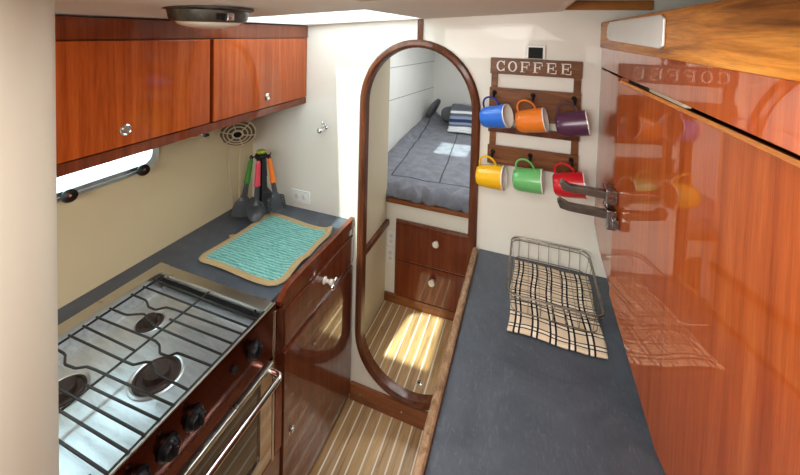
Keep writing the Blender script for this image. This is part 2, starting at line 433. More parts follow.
# hatch: coaming, frosted acrylic and the clear light in the middle
hz = 1.975
CL = (-.945, -.560, 1.08, 1.45)
b = mb()
e = .004
b.box((HX0 - .02, HY0 - .02, 1.921), (HX0 + e, HY1 + .02, 2.07)); b.box((HX1 - e, HY0 - .02, 1.958), (HX1 + .02, HY1 + .02, 2.07))
b.prism([(HX0 + e, ceil_z(HX0) + .002), (HX1 - e, ceil_z(HX1) + .002), (HX1 - e, 2.07), (HX0 + e, 2.07)], 'y', HY0 - .02, HY0 + e)
b.prism([(HX0 + e, ceil_z(HX0) + .002), (HX1 - e, ceil_z(HX1) + .002), (HX1 - e, 2.07), (HX0 + e, 2.07)], 'y', HY1 - e, HY1 + .02)
w = b.build('window_1', M['white'], smooth=False); w['kind'] = 'structure'
b = mb(); zt = 2.06
b.box((HX0, HY0, zt), (CL[0], HY1, zt + .008)); b.box((CL[1], HY0, zt), (HX1, HY1, zt + .008))
b.box((CL[0], HY0, zt), (CL[1], CL[2], zt + .008)); b.box((CL[0], CL[3], zt), (CL[1], HY1, zt + .008))
b.build('frosted_pane', M['frost'], w, smooth=False)
mb().box((CL[0], CL[2], zt), (CL[1], CL[3], zt + .006)).build('clear_pane', M['pane'], w, smooth=False)
struct('trim_5', mb().box((.128, D - .022, 1.993), (.425, D, 2.030), .003), M['teak_beam'])
bb_ = struct('baseboard_back', mb().box((-.803, D - .018, 0), (-.185, D, .088), .004), M['trim_light'])

for x in (-.742, -.520): mb().lathe([(0, 0), (.004, 0), (.004, .001), (0, .0015)], 10, T(x, D - .018, .048) @ align((0, -1, 0))).build('screw', M['steel_trim'], bb_)

# port light in the hull side
w = None
b = mb()
def rrect(y0, y1, z0, z1, r, n=6):
    return (arc((y1 - r, z1 - r), r, 0, PI / 2, n) + arc((y0 + r, z1 - r), r, PI / 2, PI, n) + arc((y0 + r, z0 + r), r, PI, 1.5 * PI, n) + arc((y1 - r, z0 + r), r, 1.5 * PI, 2 * PI, n))
A, Bq = rrect(WY0 - .02, WY1 + .015, WZ0 - .016, WZ1 + .02, .05), rrect(WY0 + .005, WY1 - .012, WZ0 + .008, WZ1 - .01, .04)
for xa, xb in ((XL + .012, XL - .03),):
    va = [b.bm.verts.new((xa, *p)) for p in A]; vb = [b.bm.verts.new((xa, *p)) for p in Bq]
    vc = [b.bm.verts.new((xb, *p)) for p in A]; vd = [b.bm.verts.new((xb, *p)) for p in Bq]
    n = len(A)
    for i in range(n):
        j = (i + 1) % n
        for q in ((va[i], va[j], vb[j], vb[i]), (vc[j], vc[i], vd[i], vd[j]), (va[j], va[i], vc[i], vc[j]), (vb[i], vb[j], vd[j], vd[i])): b.bm.faces.new(q)
w = b.build('window_2', M['alu'], smooth=False); w['kind'] = 'structure'
mb().box((XL - .02, WY0, WZ0), (XL - .014, WY1 - .005, WZ1)).build('glass_pane', M['pane'], w, smooth=False)
mb().box((XL + .010, WY0, 1.298), (XL + .020, .985, 1.312), .003).build('lower_rail', M['alu'], w)
for y in (.955, .715):
    b = mb(); m = T(XL + .018, y, 1.307) @ align((1, -.25, .35))
    b.lathe([(0, -.004), (.010, -.004), (.010, .012), (.020, .014), (.0225, .020), (.021, .028), (.006, .030), (.005, .0285), (0, .0285)], 20, m)
    k = b.build('clamp_knob', M['black'], w)
    mb().lathe([(0, .0285), (.004, .0285), (.004, .032), (0, .032)], 12, m).build('knob_screw', M['chrome'], k)

# sleeping cabin beyond the doorway
YB = 2.19
struct('wall_cabin', mb().box((-.905, D + .023, .06), (-.872, YB - .003, 1.92)), M['partition'])
struct('trim_6', mb().box((-.872, D + .05, .585), (-.848, YB - .003, .622), .004), M['trim'])
b = mb().box((-1.16, YB, 0), (-1.115, 4.34, 2.1))
struct('wall_hull', b, M['white'])
b = mb()
for za, zb in ((1.326, 1.209), (1.592, 1.536)): b.prism([(YB + .1, za - .003), (4.3, zb - .003), (4.3, zb + .003), (YB + .1, za + .003)], 'x', -1.1155, -1.1135)
struct('trim_7', b, M['seam'])
struct('wall_berth_end', mb().box((-1.115, 4.30, 0), (.45, 4.34, 2.1)), M['white'])
struct('wall_cabin_right', mb().box((.40, D + .023, 0), (.44, 4.3, 2.1)), M['white'])
struct('wall_cabin_left', mb().box((-1.3, D + .023, 0), (-1.26, YB, 2.1)), M['white'])
struct('wall_cabin_filler', mb().box((-1.26, YB - .02, .06), (-.906, YB, 2.1)), M['white'])
b = mb(); hx0, hx1, hy0, hy1 = -.81, -.525, 2.54, 2.88
b.box((-1.35, D + .023, 1.95), (hx0, 4.34, 2.0)); b.box((hx1, D + .023, 1.95), (.44, 4.34, 2.0))
b.box((hx0, D + .023, 1.95), (hx1, hy0, 2.0)); b.box((hx0, hy1, 1.95), (hx1, 4.34, 2.0))
struct('ceiling.003', b, M['white'])
w = mb().box((hx0, hy0, 1.99), (hx1, hy1, 1.996)).build('window_3', M['pane'], smooth=False); w['kind'] = 'structure'

# ------------------------------------------------------------------ berth
t = thing('berth', 'built-in white berth base with two mahogany drawers seen through the oval doorway', 'bed', (-.4, YB, .06))
mb().box((-1.112, YB, .06), (.398, 4.298, .745)).build('base_panel', M['cream'], t, smooth=False)
mb().box((-.871, YB - .022, .745), (.398, YB + .03, .774), .004).build('edge_trim', M['trim_light'], t)
mb().box((-.871, YB - .014, .06), (.398, YB, .122), .004).build('toe_kick', M['trim_light'], t)
b = mb(); b.box((-.798, YB - .014, .617), (-.2, YB - .001, .640), .003); b.box((-.800, YB - .010, .128), (-.788, YB - .001, .617), .002)
b.build('drawer_frame', M['mahogany'], t)
for z0, z1, kx, kz in ((.372, .615, -.517, .545), (.128, .365, -.536, .288)):
    d = mb().box((-.787, YB - .016, z0), (-.21, YB - .001, z1), .004).build('drawer', M['cherry_dark'], t)
    m = T(kx, YB - .016, kz) @ align((0, -1, 0))
    mb().lathe([(0, 0), (.012, 0), (.008, .012), (.010, .016), (.020, .020), (.022, .028), (.016, .035), (0, .037)], 18, m).build('drawer_knob', M['ceramic'], d)

# quilt with raised edge at the hull side and a wrinkled drop over the front
def quilt_pt(u, v):
    x = -1.108 + u * 1.49
    L = 2.15 + .10
    s = v * L
    if s < .10:
        a = s / .10 * PI / 2
        y = YB + .050 - .055 * math.sin(a) * 1.0 - .0 ; y = YB + .045 - .050 * math.cos(0) + .05 * (1 - math.cos(a)); z = .775 + .062 * math.sin(a)
    else:
        y = YB + .045 + (s - .10) * (2.04 / 2.15); z = .837
    w = max(0, 1 - abs(s - .07) / .16)
    z += .015 * w * math.sin(x * 58 + 5 * noise.noise(Vector((x * 7, s * 9, 0)))) + .012 * noise.noise(Vector((x * 6, y * 5, 1)))
    y -= .012 * w * math.sin(x * 58 + 2 + 4 * noise.noise(Vector((x * 6, 3, 0))))
    q = 1 - max(0, min(1, (x + 1.108) / .17)); e = max(0, min(1, (y - 2.6) / 1.3))
    z += .09 * q * q * e
    if s < .02: z = max(z, .776)
    return (x, y, z)
b = mb().grid(quilt_pt, 90, 130)
q = tag(b.build('quilt', M['quilt']), 'grey blue quilt with dark stitched squares spread over the berth', 'quilt')
so = q.modifiers.new('thick', 'SOLIDIFY'); so.thickness = .012; so.offset = -1
def pillow(name, c, sz, mat, label, rot):
    def f(u, v):
        th, ph = u * 2 * PI, (v - .5) * PI
        cx, cy, cz = math.cos(th) * math.cos(ph), math.sin(th) * math.cos(ph), math.sin(ph)
        sp = lambda k, e: math.copysign(abs(k) ** e, k)
        p = Vector((sp(cx, .45) * sz[0], sp(cy, .45) * sz[1], sp(cz, .8) * sz[2]))
        p *= 1 + .04 * noise.noise(p * 9)
        return Matrix.Rotation(rot[1], 3, 'Y') @ (Matrix.Rotation(rot[0], 3, 'X') @ p) + Vector(c)
    b = mb().grid(f, 40, 20); bmesh.ops.remove_doubles(b.bm, verts=b.bm.verts, dist=1e-4)
    return tag(b.build(name, mat), label, 'pillow')
pillow('pillow', (-1.018, 3.93, 1.022), (.030, .16, .105), M['pillow'], 'dark grey pillow leaning on the hull side in the far berth corner', (0, .45))
pillow('pillow', (-.625, 3.965, .960), (.31, .060, .100), M['pillow2'], 'charcoal pillow behind the striped folded blanket on the berth', (-.5, 0))
b = mb()
prof = [(3.93, 1.080), (3.84, 1.088), (3.765, 1.065), (3.715, .99), (3.685, .92), (3.655, .868), (3.60, .866)]
def bl(u, v):
    k = v * (len(prof) - 1); i = min(int(k), len(prof) - 2); f = k - i
    y = prof[i][0] * (1 - f) + prof[i + 1][0] * f; z = prof[i][1] * (1 - f) + prof[i + 1][1] * f
    x = -.775 + u * .56
    return (x, y + .006 * math.sin(x * 19), z + .006 * noise.noise(Vector((x * 8, y * 8, 0))))
b.grid(bl, 30, 36)
o = tag(b.build('folded_blanket', M['stripes']), 'folded blue and white striped blanket lying over a pillow on the berth', 'blanket')
so = o.modifiers.new('thick', 'SOLIDIFY'); so.thickness = .022; so.offset = 1

def outlet(name, c, normal, up, w, h, label, group=None):
    """duplex outlet: plate w across, h along 'up'"""
    m = T(*c) @ align(normal, up)
    t = thing(name, label, 'outlet', c, group)
    b = mb(); b.box((-h / 2, -w / 2, 0), (h / 2, w / 2, .006), .0025, mat=m)
    b.build('cover_plate', M['plastic_white'], t)
    for s in (-1, 1):
        r = mb().lathe([(0, .0062), (.0150, .0062), (.0155, .0075), (0, .0078)], 20, m @ T(s * h * .19, 0, 0)).build('socket', M['ceramic'], t)
        bb = mb()
        for dy in (-.0055, .0055): bb.box((-.004 + s * h * .19, dy - .0009, .0076), (.004 + s * h * .19, dy + .0009, .0082), mat=m)
        bb.box((-.0085 + s * h * .19, -.0015, .0076), (-.0065 + s * h * .19, .0015, .0082), mat=m)
        bb.build('slots', M['matte_black'], r)
    mb().lathe([(0, .006), (.0025, .006), (.0025, .0075), (0, .0075)], 10, m).build('screw', M['chrome'], t)
outlet('wall_outlet', (-1.130, D, .990), (0, -1, 0), (1, 0, 0), .066, .118, 'white horizontal wall outlet above the left counter')
outlet('wall_outlet', (-.832, YB, .495), (0, -1, 0), (0, 0, 1), .056, .100, 'upper of two vertical outlets beside the berth drawers')
outlet('wall_outlet', (-.835, YB, .378), (0, -1, 0), (0, 0, 1), .056, .100, 'lower of two vertical outlets beside the berth drawers')

# ------------------------------------------------------------------ overhead cabinet on the left
XC = -1.100
t = thing('wall_cabinet', 'glossy cherry overhead cabinet with two doors above the stove', 'cabinet', (-1.28, .9, 1.497))
y0c, y1c = .32, D - .002
b = mb(); b.box((XL + .002, y0c, 1.512), (XC - .022, y1c, 1.905)); b.build('cabinet_body', M['cherry_dark'], t, smooth=False)
mb().box((XC - .022, y0c, 1.846), (XC, y1c, 1.905), .002).build('fascia', M['cherry_dark'], t)
b = mb(); b.box((XC - .022, y0c, 1.497), (XC - .006, y1c, 1.529), .002); b.build('bottom_rail', M['cherry_dark'], t)
for ya, yb, ky in ((y0c, .975, .684), (.990, y1c - .006, 1.278)):
    d = mb().box((XC - .020, ya, 1.533), (XC, yb, 1.842), .003).build('cabinet_door', M['cherry'], t)
    m = T(XC, ky, 1.581) @ align((1, 0, 0))
    mb().lathe([(0, 0), (.0155, 0), (.0165, .003), (.013, .006), (.0105, .0045), (.0095, .003), (0, .002)], 24, m).build('latch_ring', M['chrome'], d)
    mb().lathe([(0, .002), (.009, .002), (.0085, .005), (0, .006)], 20, m).build('latch_button', M['steel_trim'], d)

# lamp below the cabinet
t = thing('cabinet_lamp', 'chrome rimmed puck lamp under the overhead cabinet', 'lamp', (-1.185, .945, 1.497))
m = T(-1.185, .945, 1.512) @ Matrix.Rotation(PI, 4, 'X')
mb().lathe([(0, 0), (.070, 0), (.074, .006), (.070, .020), (.058, .026), (.055, .022), (0, .022)], 36, m).build('housing', M['chrome'], t)
mb().lathe([(0, .022), (.054, .022), (.045, .030), (0, .034)], 30, m).build('lamp_lens', M['lens'], t)
mb().box((-1.125, .965, 1.480), (-1.112, .985, 1.490), .002).build('switch', M['black'], t)

# dome light on the headliner
lx, ly = -.762, .672; lz = ceil_z(lx)
t = thing('ceiling_light', 'weathered round dome lamp with frosted lens on the headliner', 'lamp', (lx, ly, lz))
m = T(lx, ly, lz + .004) @ Matrix.Rotation(PI, 4, 'X')
mb().lathe([(0, 0), (.104, 0), (.105, .005), (.100, .008), (.092, .009), (.089, .026), (.085, .035), (.080, .037), (.077, .034), (0, .034)], 56, m).build('ring', M['bronze'], t)
b = mb(); b.lathe([(0, .034), (.0765, .034), (.072, .041), (.060, .047), (.038, .052), (0, .053)], 56, m)
b.build('lamp_lens', M['lens'], t)
mb().box((lx + .080, ly - .052, lz - .028), (lx + .094, ly - .036, lz - .012), .002).build('switch', M['black'], t)
mb().box((lx + .087, ly - .034, lz - .028), (lx + .096, ly - .014, lz - .010), .002).build('hinge_tab', M['chrome'], t)

# little fan on the hull side
c = Vector((-1.395, 1.405, 1.346)); nrm = Vector((.62, -.66, -.42))
m = T(*c) @ align(nrm, (0, 0, 1))
t = thing('wall_fan', 'small beige round fan on the hull side under the overhead cabinet', 'fan', tuple(c))
mb().lathe([(0, -.030), (.030, -.030), (.060, -.018), (.084, -.006), (.086, .000), (.083, .0), (.070, -.004), (0, -.006)], 40, m).build('fan_housing', M['fan_dark'], t)
b = mb()
for r, z in ((.085, .002), (.066, .007), (.048, .010)): b.tube([(r * math.cos(a * PI / 20), r * math.sin(a * PI / 20), z) for a in range(40)], .0032, 6, True, m)
for k in range(6):
    a = k * PI / 3 + .3; b.tube([(.026 * math.cos(a), .026 * math.sin(a), .011), (.048 * math.cos(a), .048 * math.sin(a), .010), (.066 * math.cos(a), .066 * math.sin(a), .007), (.085 * math.cos(a), .085 * math.sin(a), .002)], .0030, 6, False, m)
b.tube([(.024 * math.cos(a * PI / 14), .024 * math.sin(a * PI / 14), .011) for a in range(28)], .005, 6, True, m)
b.build('fan_grille', M['fan'], t)
mb().lathe([(0, .006), (.020, .006), (.019, .013), (0, .015)], 24, m).build('fan_hub', M['matte_black'], t)
b = mb(); q = m @ Vector((0, 0, -.030)); b.tube([q, (XL + .030, 1.425, 1.33), (XL + .004, 1.43, 1.33)], .012, 10)
b.build('fan_arm', M['fan'], t)
b = mb(); b.tube([(XL + .006, 1.412, 1.345), (XL + .005, 1.402, 1.272), (XL + .004, 1.405, 1.20), (XL + .004, 1.416, 1.086), (XL + .004, 1.432, .99), (XL + .004, 1.438, .930)], .0035, 6)
b.build('fan_cord', M['caulk'], t)

# coat hook on the bulkhead
t = thing('coat_hook', 'small chrome coat hook high on the cream bulkhead left of doorway', 'hook', (-.987, D, 1.377))
b = mb(); b.lathe([(0, 0), (.016, 0), (.015, .005), (0, .006)], 20, T(-.985, D, 1.385) @ align((0, -1, 0))); b.build('hook_base', M['chrome'], t)
b = mb(); b.tube([(-.985, D - .004, 1.388), (-.985, D - .018, 1.395), (-.984, D - .026, 1.408)], [.006, .006, .005], 10); b.ball((-.984, D - .027, 1.412), .008, 12)
b.tube([(-.987, D - .004, 1.380), (-.990, D - .028, 1.368), (-.988, D - .045, 1.372)], [.009, .011, .012], 12); b.ball((-.988, D - .048, 1.374), .015, 16)
b.build('hook_prong', M['chrome'], t)

# ------------------------------------------------------------------ left counter and base cabinet
XK = -.805                                   # face of the left base units
zc = .925
t = thing('countertop', 'dark slate laminate counter along the hull side round the stove', 'counter', (-1.2, 1.28, .9))
mb().prism([(XL + .001, .38), (-1.372, .38), (-1.372, .989), (-.826, .989), (-.826, D - .001), (XL + .001, D - .001)], 'z', .897, zc).build('worktop', M['laminate'], t, smooth=False)
b = mb()
# wooden fiddle along the edge, cut to a curve at the stove end
fz = [(1.012, .897), (1.578, .897), (1.578, .943), (1.075, .943), (1.050, .938), (1.032, .922), (1.012, .912)]
b.prism(fz, 'x', XK - .020, XK + .004, .003); b.build('fiddle_rail', M['cherry_dark'], t)
t = thing('base_cabinet', 'dark glossy mahogany base cabinet with a drawer between stove and doorway', 'cabinet', (-1.1, 1.3, 0))
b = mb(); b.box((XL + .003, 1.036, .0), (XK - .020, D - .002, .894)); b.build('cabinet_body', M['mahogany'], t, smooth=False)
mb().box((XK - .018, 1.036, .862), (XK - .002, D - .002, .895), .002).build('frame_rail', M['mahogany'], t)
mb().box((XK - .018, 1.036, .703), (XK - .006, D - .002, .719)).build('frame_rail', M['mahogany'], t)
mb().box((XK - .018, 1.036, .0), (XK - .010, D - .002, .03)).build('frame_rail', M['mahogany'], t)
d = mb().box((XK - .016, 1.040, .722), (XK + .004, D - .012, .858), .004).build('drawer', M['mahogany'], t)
m = T(XK + .004, 1.303, .800) @ align((1, 0, 0))
mb().lathe([(0, 0), (.016, 0), (.015, .004), (.008, .008), (.008, .024), (.012, .028), (.013, .040), (.009, .044), (0, .045)], 20, m).build('drawer_knob', M['ceramic'], d)
b = mb(); b.ball((XK + .050, 1.290, .790), .012, 14); b.ball((XK + .050, 1.316, .806), .011, 14); b.ball((XK + .040, 1.300, .784), .008, 12)
b.build('knob_tips', M['chrome'], d)
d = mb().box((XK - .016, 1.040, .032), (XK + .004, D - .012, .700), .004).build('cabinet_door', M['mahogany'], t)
m = T(XK + .004, 1.083, .366) @ align((1, 0, 0))
mb().lathe([(0, 0), (.013, 0), (.0145, .003), (.012, .006), (.009, .0045), (.008, .010), (0, .011)], 20, m).build('latch_button', M['chrome'], d)
d = mb().box((XK - .022, .40, .03), (XK - .004, 1.030, .355), .003).build('lower_panel', M['mahogany'], t)
b = mb(); b.box((-1.36, .40, 0), (-.9, 1.03, .03)); b.build('plinth', M['mahogany'], t)

# ------------------------------------------------------------------ stove
t = thing('stove', 'stainless three burner gas stove with oven set in the left counter', 'stove', (-1.09, .70, .36))
SX0, SX1, SY0, SY1 = -1.370, -.803, .395, .986
TZ = .886
b = mb()
b.box((SX0, SY0, .915), (-1.316, SY1, .932), .003); b.box((-1.316, .944, .915), (-.812, SY1, .930), .003)
b.box((-1.316, SY0, .915), (-.820, .430, .930), .003)
b.build('top_trim', M['steel_trim'], t)
b = mb()
b.box((-1.316, .430, TZ - .008), (-.806, .944, TZ)); b.box((-1.322, .430, TZ), (-1.316, .944, .915)); b.box((-1.316, .944, TZ), (-.806, .950, .915)); b.box((-1.316, .424, TZ), (-.806, .430, .915))
b.box((-1.285, .440, TZ), (-1.270, .934, TZ + .006), .002)
b.build('burner_tray', M['steel'], t)
mb().box((-1.314, .938, TZ + .001), (-.812, .9435, .914)).build('tray_wall_shade', M['matte_black'], t)  # black sheet standing in for the shade on the tray's far wall
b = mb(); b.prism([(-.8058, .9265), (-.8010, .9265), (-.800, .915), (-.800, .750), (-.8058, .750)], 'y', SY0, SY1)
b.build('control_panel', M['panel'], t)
mb().box((-.807, SY0, .9270), (-.8005, SY1, .9325), .001).build('front_lip', M['steel_trim'], t)
# burners
BUR = ((-1.165, .800, .040), (-.966, .684, .060), (-1.150, .560, .048))
for x, y, r in BUR:
    bo = mb().lathe([(0, TZ + .001), (r * 1.12, TZ + .001), (r * 1.16, TZ + .003), (r * 1.08, TZ + .005), (r * 1.0, TZ + .0015), (0, TZ + .0015)], 40, T(x, y, 0)).build('burner', M['steel'], t)
    mb().lathe([(0, TZ + .002), (r * .99, TZ + .002), (r * .97, TZ + .006), (r * .86, TZ + .008), (r * .80, TZ + .004), (r * .56, TZ + .004), (r * .54, TZ + .020), (r * .46, TZ + .024), (r * .30, TZ + .022), (0, TZ + .022)], 36, T(x, y, 0)).build('burner_cap', M['burner'], bo)
# grate: every bar a real rod, bent round the burners
b = mb(); GZ = .934
RX0, RX1, BX = -1.292, -.806, -1.058
def smooth_path(P):
    out = [P[0]]
    for a, c, d in zip(P, P[1:], P[2:]):
        for w in (.72, .9): out.append((a[0] + (c[0] - a[0]) * w, a[1] + (c[1] - a[1]) * w))
        for w in (.1, .28): out.append((c[0] + (d[0] - c[0]) * w, c[1] + (d[1] - c[1]) * w))
    return out + [P[-1]]
for P in ([(RX0, .823), (-1.216, .823), (-1.181, .806), (-1.148, .806), (-1.122, .830), (RX1, .840)],
          [(RX0, .754), (-1.214, .756), (-1.165, .781), (-1.120, .770), (-1.080, .760), (RX1, .764)],
          [(RX0, .715), (-1.033, .725), (-1.006, .719), (-.979, .701), (-.948, .703), (-.934, .721), (RX1, .727)],
          [(RX0, .641), (-1.047, .647), (-1.012, .649), (-.991, .667), (-.968, .674), (-.944, .666), (-.928, .655), (RX1, .655)],
          [(RX0, .600), (-1.224, .599), (-1.188, .580), (-1.147, .584), (-1.122, .600), (RX1, .614)],
          [(RX0, .678), (BX, .680)], [(BX - .01, .797), (RX1, .803)], [(RX0, .864), (RX1, .868)], [(RX0, .902), (RX1, .900)],
          [(BX - .01, .566), (RX1, .578)], [(RX0, .530), (RX1, .543)], [(RX0, .500), (RX1, .507)], [(RX0, .462), (RX1, .466)]):
    Q = smooth_path(P) if len(P) > 2 else P
    b.tube([(x, y, GZ) for x, y in Q], .0032, 8)
b.tube([(BX, .44, GZ - .006), (BX, .94, GZ - .006)], .0036, 7)
b.tube([(-1.290, .44, GZ - .006), (-1.290, .94, GZ - .006)], .0038, 7)
b.tube([(-.812, .44, GZ - .004), (-.812, .94, GZ - .004)], .0030, 7)
for x in (-1.290, -.84):
    for y in (.45, .93): b.tube([(x, y, TZ), (x, y, GZ)], .0035, 7)
b.build('grate', M['iron'], t)
# knobs
for y in (.880, .664, .592, .520):
    m = T(-.799, y, .853) @ align((1, 0, 0), (0, 0, 1))
    k = mb().lathe([(0, 0), (.0275, 0), (.0275, .004), (.023, .007), (.021, .019), (.018, .022), (0, .023)], 28, m).build('knob', M['black'], t)
    b = mb(); b.box((-.008, -.0055, .018), (.026, .0055, .034), .004, mat=m); b.build('knob_grip', M['black'], k)
    mb().lathe([(0, .0335), (.003, .0335), (.003, .0345), (0, .0345)], 10, m @ T(.018, 0, 0)).build('knob_mark', M['chrome'], k)
mb().lathe([(0, 0), (.0095, 0), (.0095, .007), (.007, .010), (0, .010)], 20, T(-.800, .800, .860) @ align((1, 0, 0))).build('igniter_button', M['matte_black'], t)
# body, oven door, window, handle
b = mb(); b.box((SX0 + .01, SY0, .362), (-.830, SY1 - .005, .876)); b.build('stove_body', M['steel_door'], t, smooth=False)
b = mb()
dy0, dy1, dz0, dz1 = .41, .968, .385, .742
wy0, wy1, wz0, wz1 = .47, .912, .440, .712
for lo, hi in (((dy0, dz0), (dy1, wz0)), ((dy0, wz1), (dy1, dz1)), ((dy0, wz0), (wy0, wz1)), ((wy1, wz0), (dy1, wz1))):
    b.box((-.828, lo[0], lo[1]), (-.796, hi[0], hi[1]), .002)
od = b.build('oven_door', M['steel_door'], t)
mb().box((-.820, wy0, wz0), (-.804, wy1, wz1)).build('oven_window', M['oven_glass'], od, smooth=False)
mb().box((-.812, .411, .724), (-.786, .962, .743), .004).build('door_lip', M['steel_trim'], od)
b = mb(); hx, hz_ = -.742, .726
b.tube([(-.797, .945, hz_), (-.765, .946, hz_), (-.748, .943, hz_), (hx, .932, hz_), (hx, .915, hz_), (hx, .46, hz_), (hx, .445, hz_), (-.748, .436, hz_), (-.765, .433, hz_), (-.797, .434, hz_)], .0105, 12)
b.build('oven_handle', M['chrome'], od)
b = mb(); b.box((-.828, .972, .362), (-.798, .984, .905), .002)
b.build('side_trim', M['steel_door'], t)
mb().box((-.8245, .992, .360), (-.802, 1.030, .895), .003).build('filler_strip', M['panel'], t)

# ------------------------------------------------------------------ placemat and utensils
def mat_pt(u, v, e=0):
    x0 = -1.252 + .012 * math.sin(v * 3.0) + .02 * v; x1 = -.853 + .012 * math.sin(v * 7.0) * v
    y0 = 1.056 + .006 * math.sin(u * 6); y1 = 1.452 + .008 * math.sin(u * 5 + 1) - .012 * u
    x0 -= e; x1 += e; y0 -= e; y1 += e
    x = x0 + (x1 - x0) * u; y = y0 + (y1 - y0) * v
    z = zc + .003 + .003 * max(0, noise.noise(Vector((x * 5, y * 5, 3))))
    z += .016 * max(0, (u - .80) / .2) ** 1.5 * max(0, math.sin(v * 8.5 - 1.2)) + .008 * max(0, (u - .9) / .1) * max(0, v - .8) * 5
    return x, y, z
t = thing('placemat', 'teal woven placemat with a jute edge lying on the left counter', 'placemat', (-1.05, 1.25, zc))
o = mb().grid(lambda u, v: mat_pt(u, v), 40, 40).build('woven_field', M['teal'], t)
so = o.modifiers.new('thick', 'SOLIDIFY'); so.thickness = .005; so.offset = 1
b = mb(); n = 40; per = [(i / n, 0) for i in range(n)] + [(1, i / n) for i in range(n)] + [(1 - i / n, 1) for i in range(n)] + [(0, 1 - i / n) for i in range(n)]
path = []
for i, (u, v) in enumerate(per):
    p = Vector(mat_pt(u, v, 0))
    # round the corners
    du, dv = abs(u - .5) * 2, abs(v - .5) * 2
    k = max(0, du + dv - 1.84); c = Vector(mat_pt(.5, .5)); p = p + (c - p) * k * .35; p.z = mat_pt(u, v)[2] + .004
    path.append(p)
b.tube(path, .0105, 8, True, None, .55, 1.35); b.build('jute_border', M['jute'], t)
b = mb(); b.tube([Vector(mat_pt(0, .42, .004)) + Vector((0, 0, .008)), Vector(mat_pt(0, .42, .022)) + Vector((0, 0, .010)), Vector(mat_pt(0, .45, .024)) + Vector((0, 0, .006)), Vector(mat_pt(0, .455, .005)) + Vector((0, 0, .008))], .0035, 6); b.build('hanging_loop', M['jute'], t)

ux, uy = -1.274, 1.440
t = thing('utensil_stand', 'black carousel stand with a lime green cap behind the placemat', 'utensil holder', (ux, uy, zc))
mb().lathe([(0, zc + .0006), (.021, zc + .0006), (.022, zc + .005), (.019, zc + .010), (.012, zc + .016), (0, zc + .016)], 32, T(ux, uy, 0)).build('stand_base', M['black'], t)
mb().lathe([(0, zc + .016), (.010, zc + .016), (.008, zc + .32), (0, zc + .32)], 16, T(ux, uy, 0)).build('stand_pole', M['black'], t)
b = mb(); b.lathe([(0, zc + .300), (.030, zc + .300), (.034, zc + .308), (.026, zc + .322), (0, zc + .324)], 24, T(ux, uy, 0))
ang = [-2.35, -1.12, .15, 2.0, .95]
for a in ang: b.tube([(ux + .028 * math.cos(a), uy + .028 * math.sin(a), zc + .308), (ux + .044 * math.cos(a), uy + .044 * math.sin(a), zc + .306), (ux + .049 * math.cos(a), uy + .049 * math.sin(a), zc + .318)], .004, 8)
b.build('hook_crown', M['black'], t)
mb().lathe([(0, zc + .324), (.020, zc + .324), (.024, zc + .332), (.018, zc + .340), (0, zc + .342)], 24, T(ux, uy, 0)).build('cap', M['grip_lime'], t)
def utensil(kind, a, grip, label, name, lean=.10, zoff=0):
    """hangs head down from the crown, leaning outwards at the bottom"""
    side = Vector((.75, .66, 0))
    top = Vector((ux + .046 * math.cos(a), uy + .046 * math.sin(a), zc + .302 + zoff))
    rad = Vector((math.cos(a), math.sin(a), 0)); down = (Vector((0, 0, -1)) + rad * lean).normalized()
    m = T(*top) @ align(down, side)     # local z runs down the tool, x is sideways, y outward
    t = thing(name, label, 'utensil', tuple(top), None)
    b = mb()
    b.tube([(0, 0, .002), (0, 0, .02), (0, 0, .07), (0, 0, .118), (0, 0, .124)], [.008, .0115, .0125, .0145, .015], 14, False, m, 1, .8)
    b.build('grip', grip, t)
    b = mb(); b.tube([(.007 * math.cos(k * PI / 8), 0, -.004 + .007 * math.sin(k * PI / 8)) for k in range(16)], .003, 6, True, m); b.build('hanging_ring', M['black'], t)
    b = mb()
    if kind == 'spoon':
        b.tube([(0, 0, .12), (0, 0, .20)], [.011, .013], 12, False, m, 1, .6)
        def f(u, v):
            th = v * 2 * PI; r = u
            return m @ Vector((.040 * r * math.cos(th), .014 - .014 * (1 - r * r), .240 + .047 * r * math.sin(th)))
        b.grid(f, 8, 32); b.tube([m @ Vector((.040 * math.cos(th * PI / 16), .014, .240 + .047 * math.sin(th * PI / 16))) for th in range(32)], .003, 6, True)
        b.tube([(0, .004, .19), (0, .010, .215)], [.013, .018], 12, False, m, 1, .5)
    elif kind == 'ladle':
        b.tube([(0, 0, .12), (0, 0, .20)], [.011, .014], 12, False, m, 1, .6)
        sec = []
        for k in range(9):
            w = .014 + .034 * math.sin(min(1, k / 6) * PI / 2); sec.append((0, .004 * k / 8, .19 + k * .0125, w))
        b.tube([s[:3] for s in sec], [s[3] for s in sec], 18, False, m, 1, .34)
        for k in range(7): b.box((-.030, .010, .215 + k * .011), (.030, .0175, .219 + k * .011), .001, mat=m)
    else:
        b.tube([(0, 0, .12), (0, 0, .19)], [.011, .013], 12, False, m, 1, .6)
        b.tube([(0, 0, .18), (0, .002, .20), (0, .004, .25), (0, .006, .265)], [.013, .026, .032, .020], 16, False, m, 1, .3)
        for k in range(6):
            z = .195 + k * .013
            for s in (-1, 1): b.tube([(s * .024, .004, z), (s * .036, .014, z + .003), (s * .040, .030, z + .006)], [.005, .0045, .003], 8, False, m)
    b.build('head', M['nylon'], t)
utensil('ladle', ang[0], M['grip_green'], 'ribbed grey server with a green grip hanging on the carousel', 'slotted_server', .16)
utensil('spoon', ang[1], M['grip_pink'], 'grey serving spoon with a pink grip hanging at the carousel front', 'serving_spoon', .13)
utensil('fork', ang[2], M['grip_orange'], 'grey toothed pasta server with an orange grip on the carousel', 'pasta_server', .20)
utensil('ladle', ang[3], M['nylon'], 'black grip utensil hanging behind the green one on the carousel', 'slotted_server', .12)

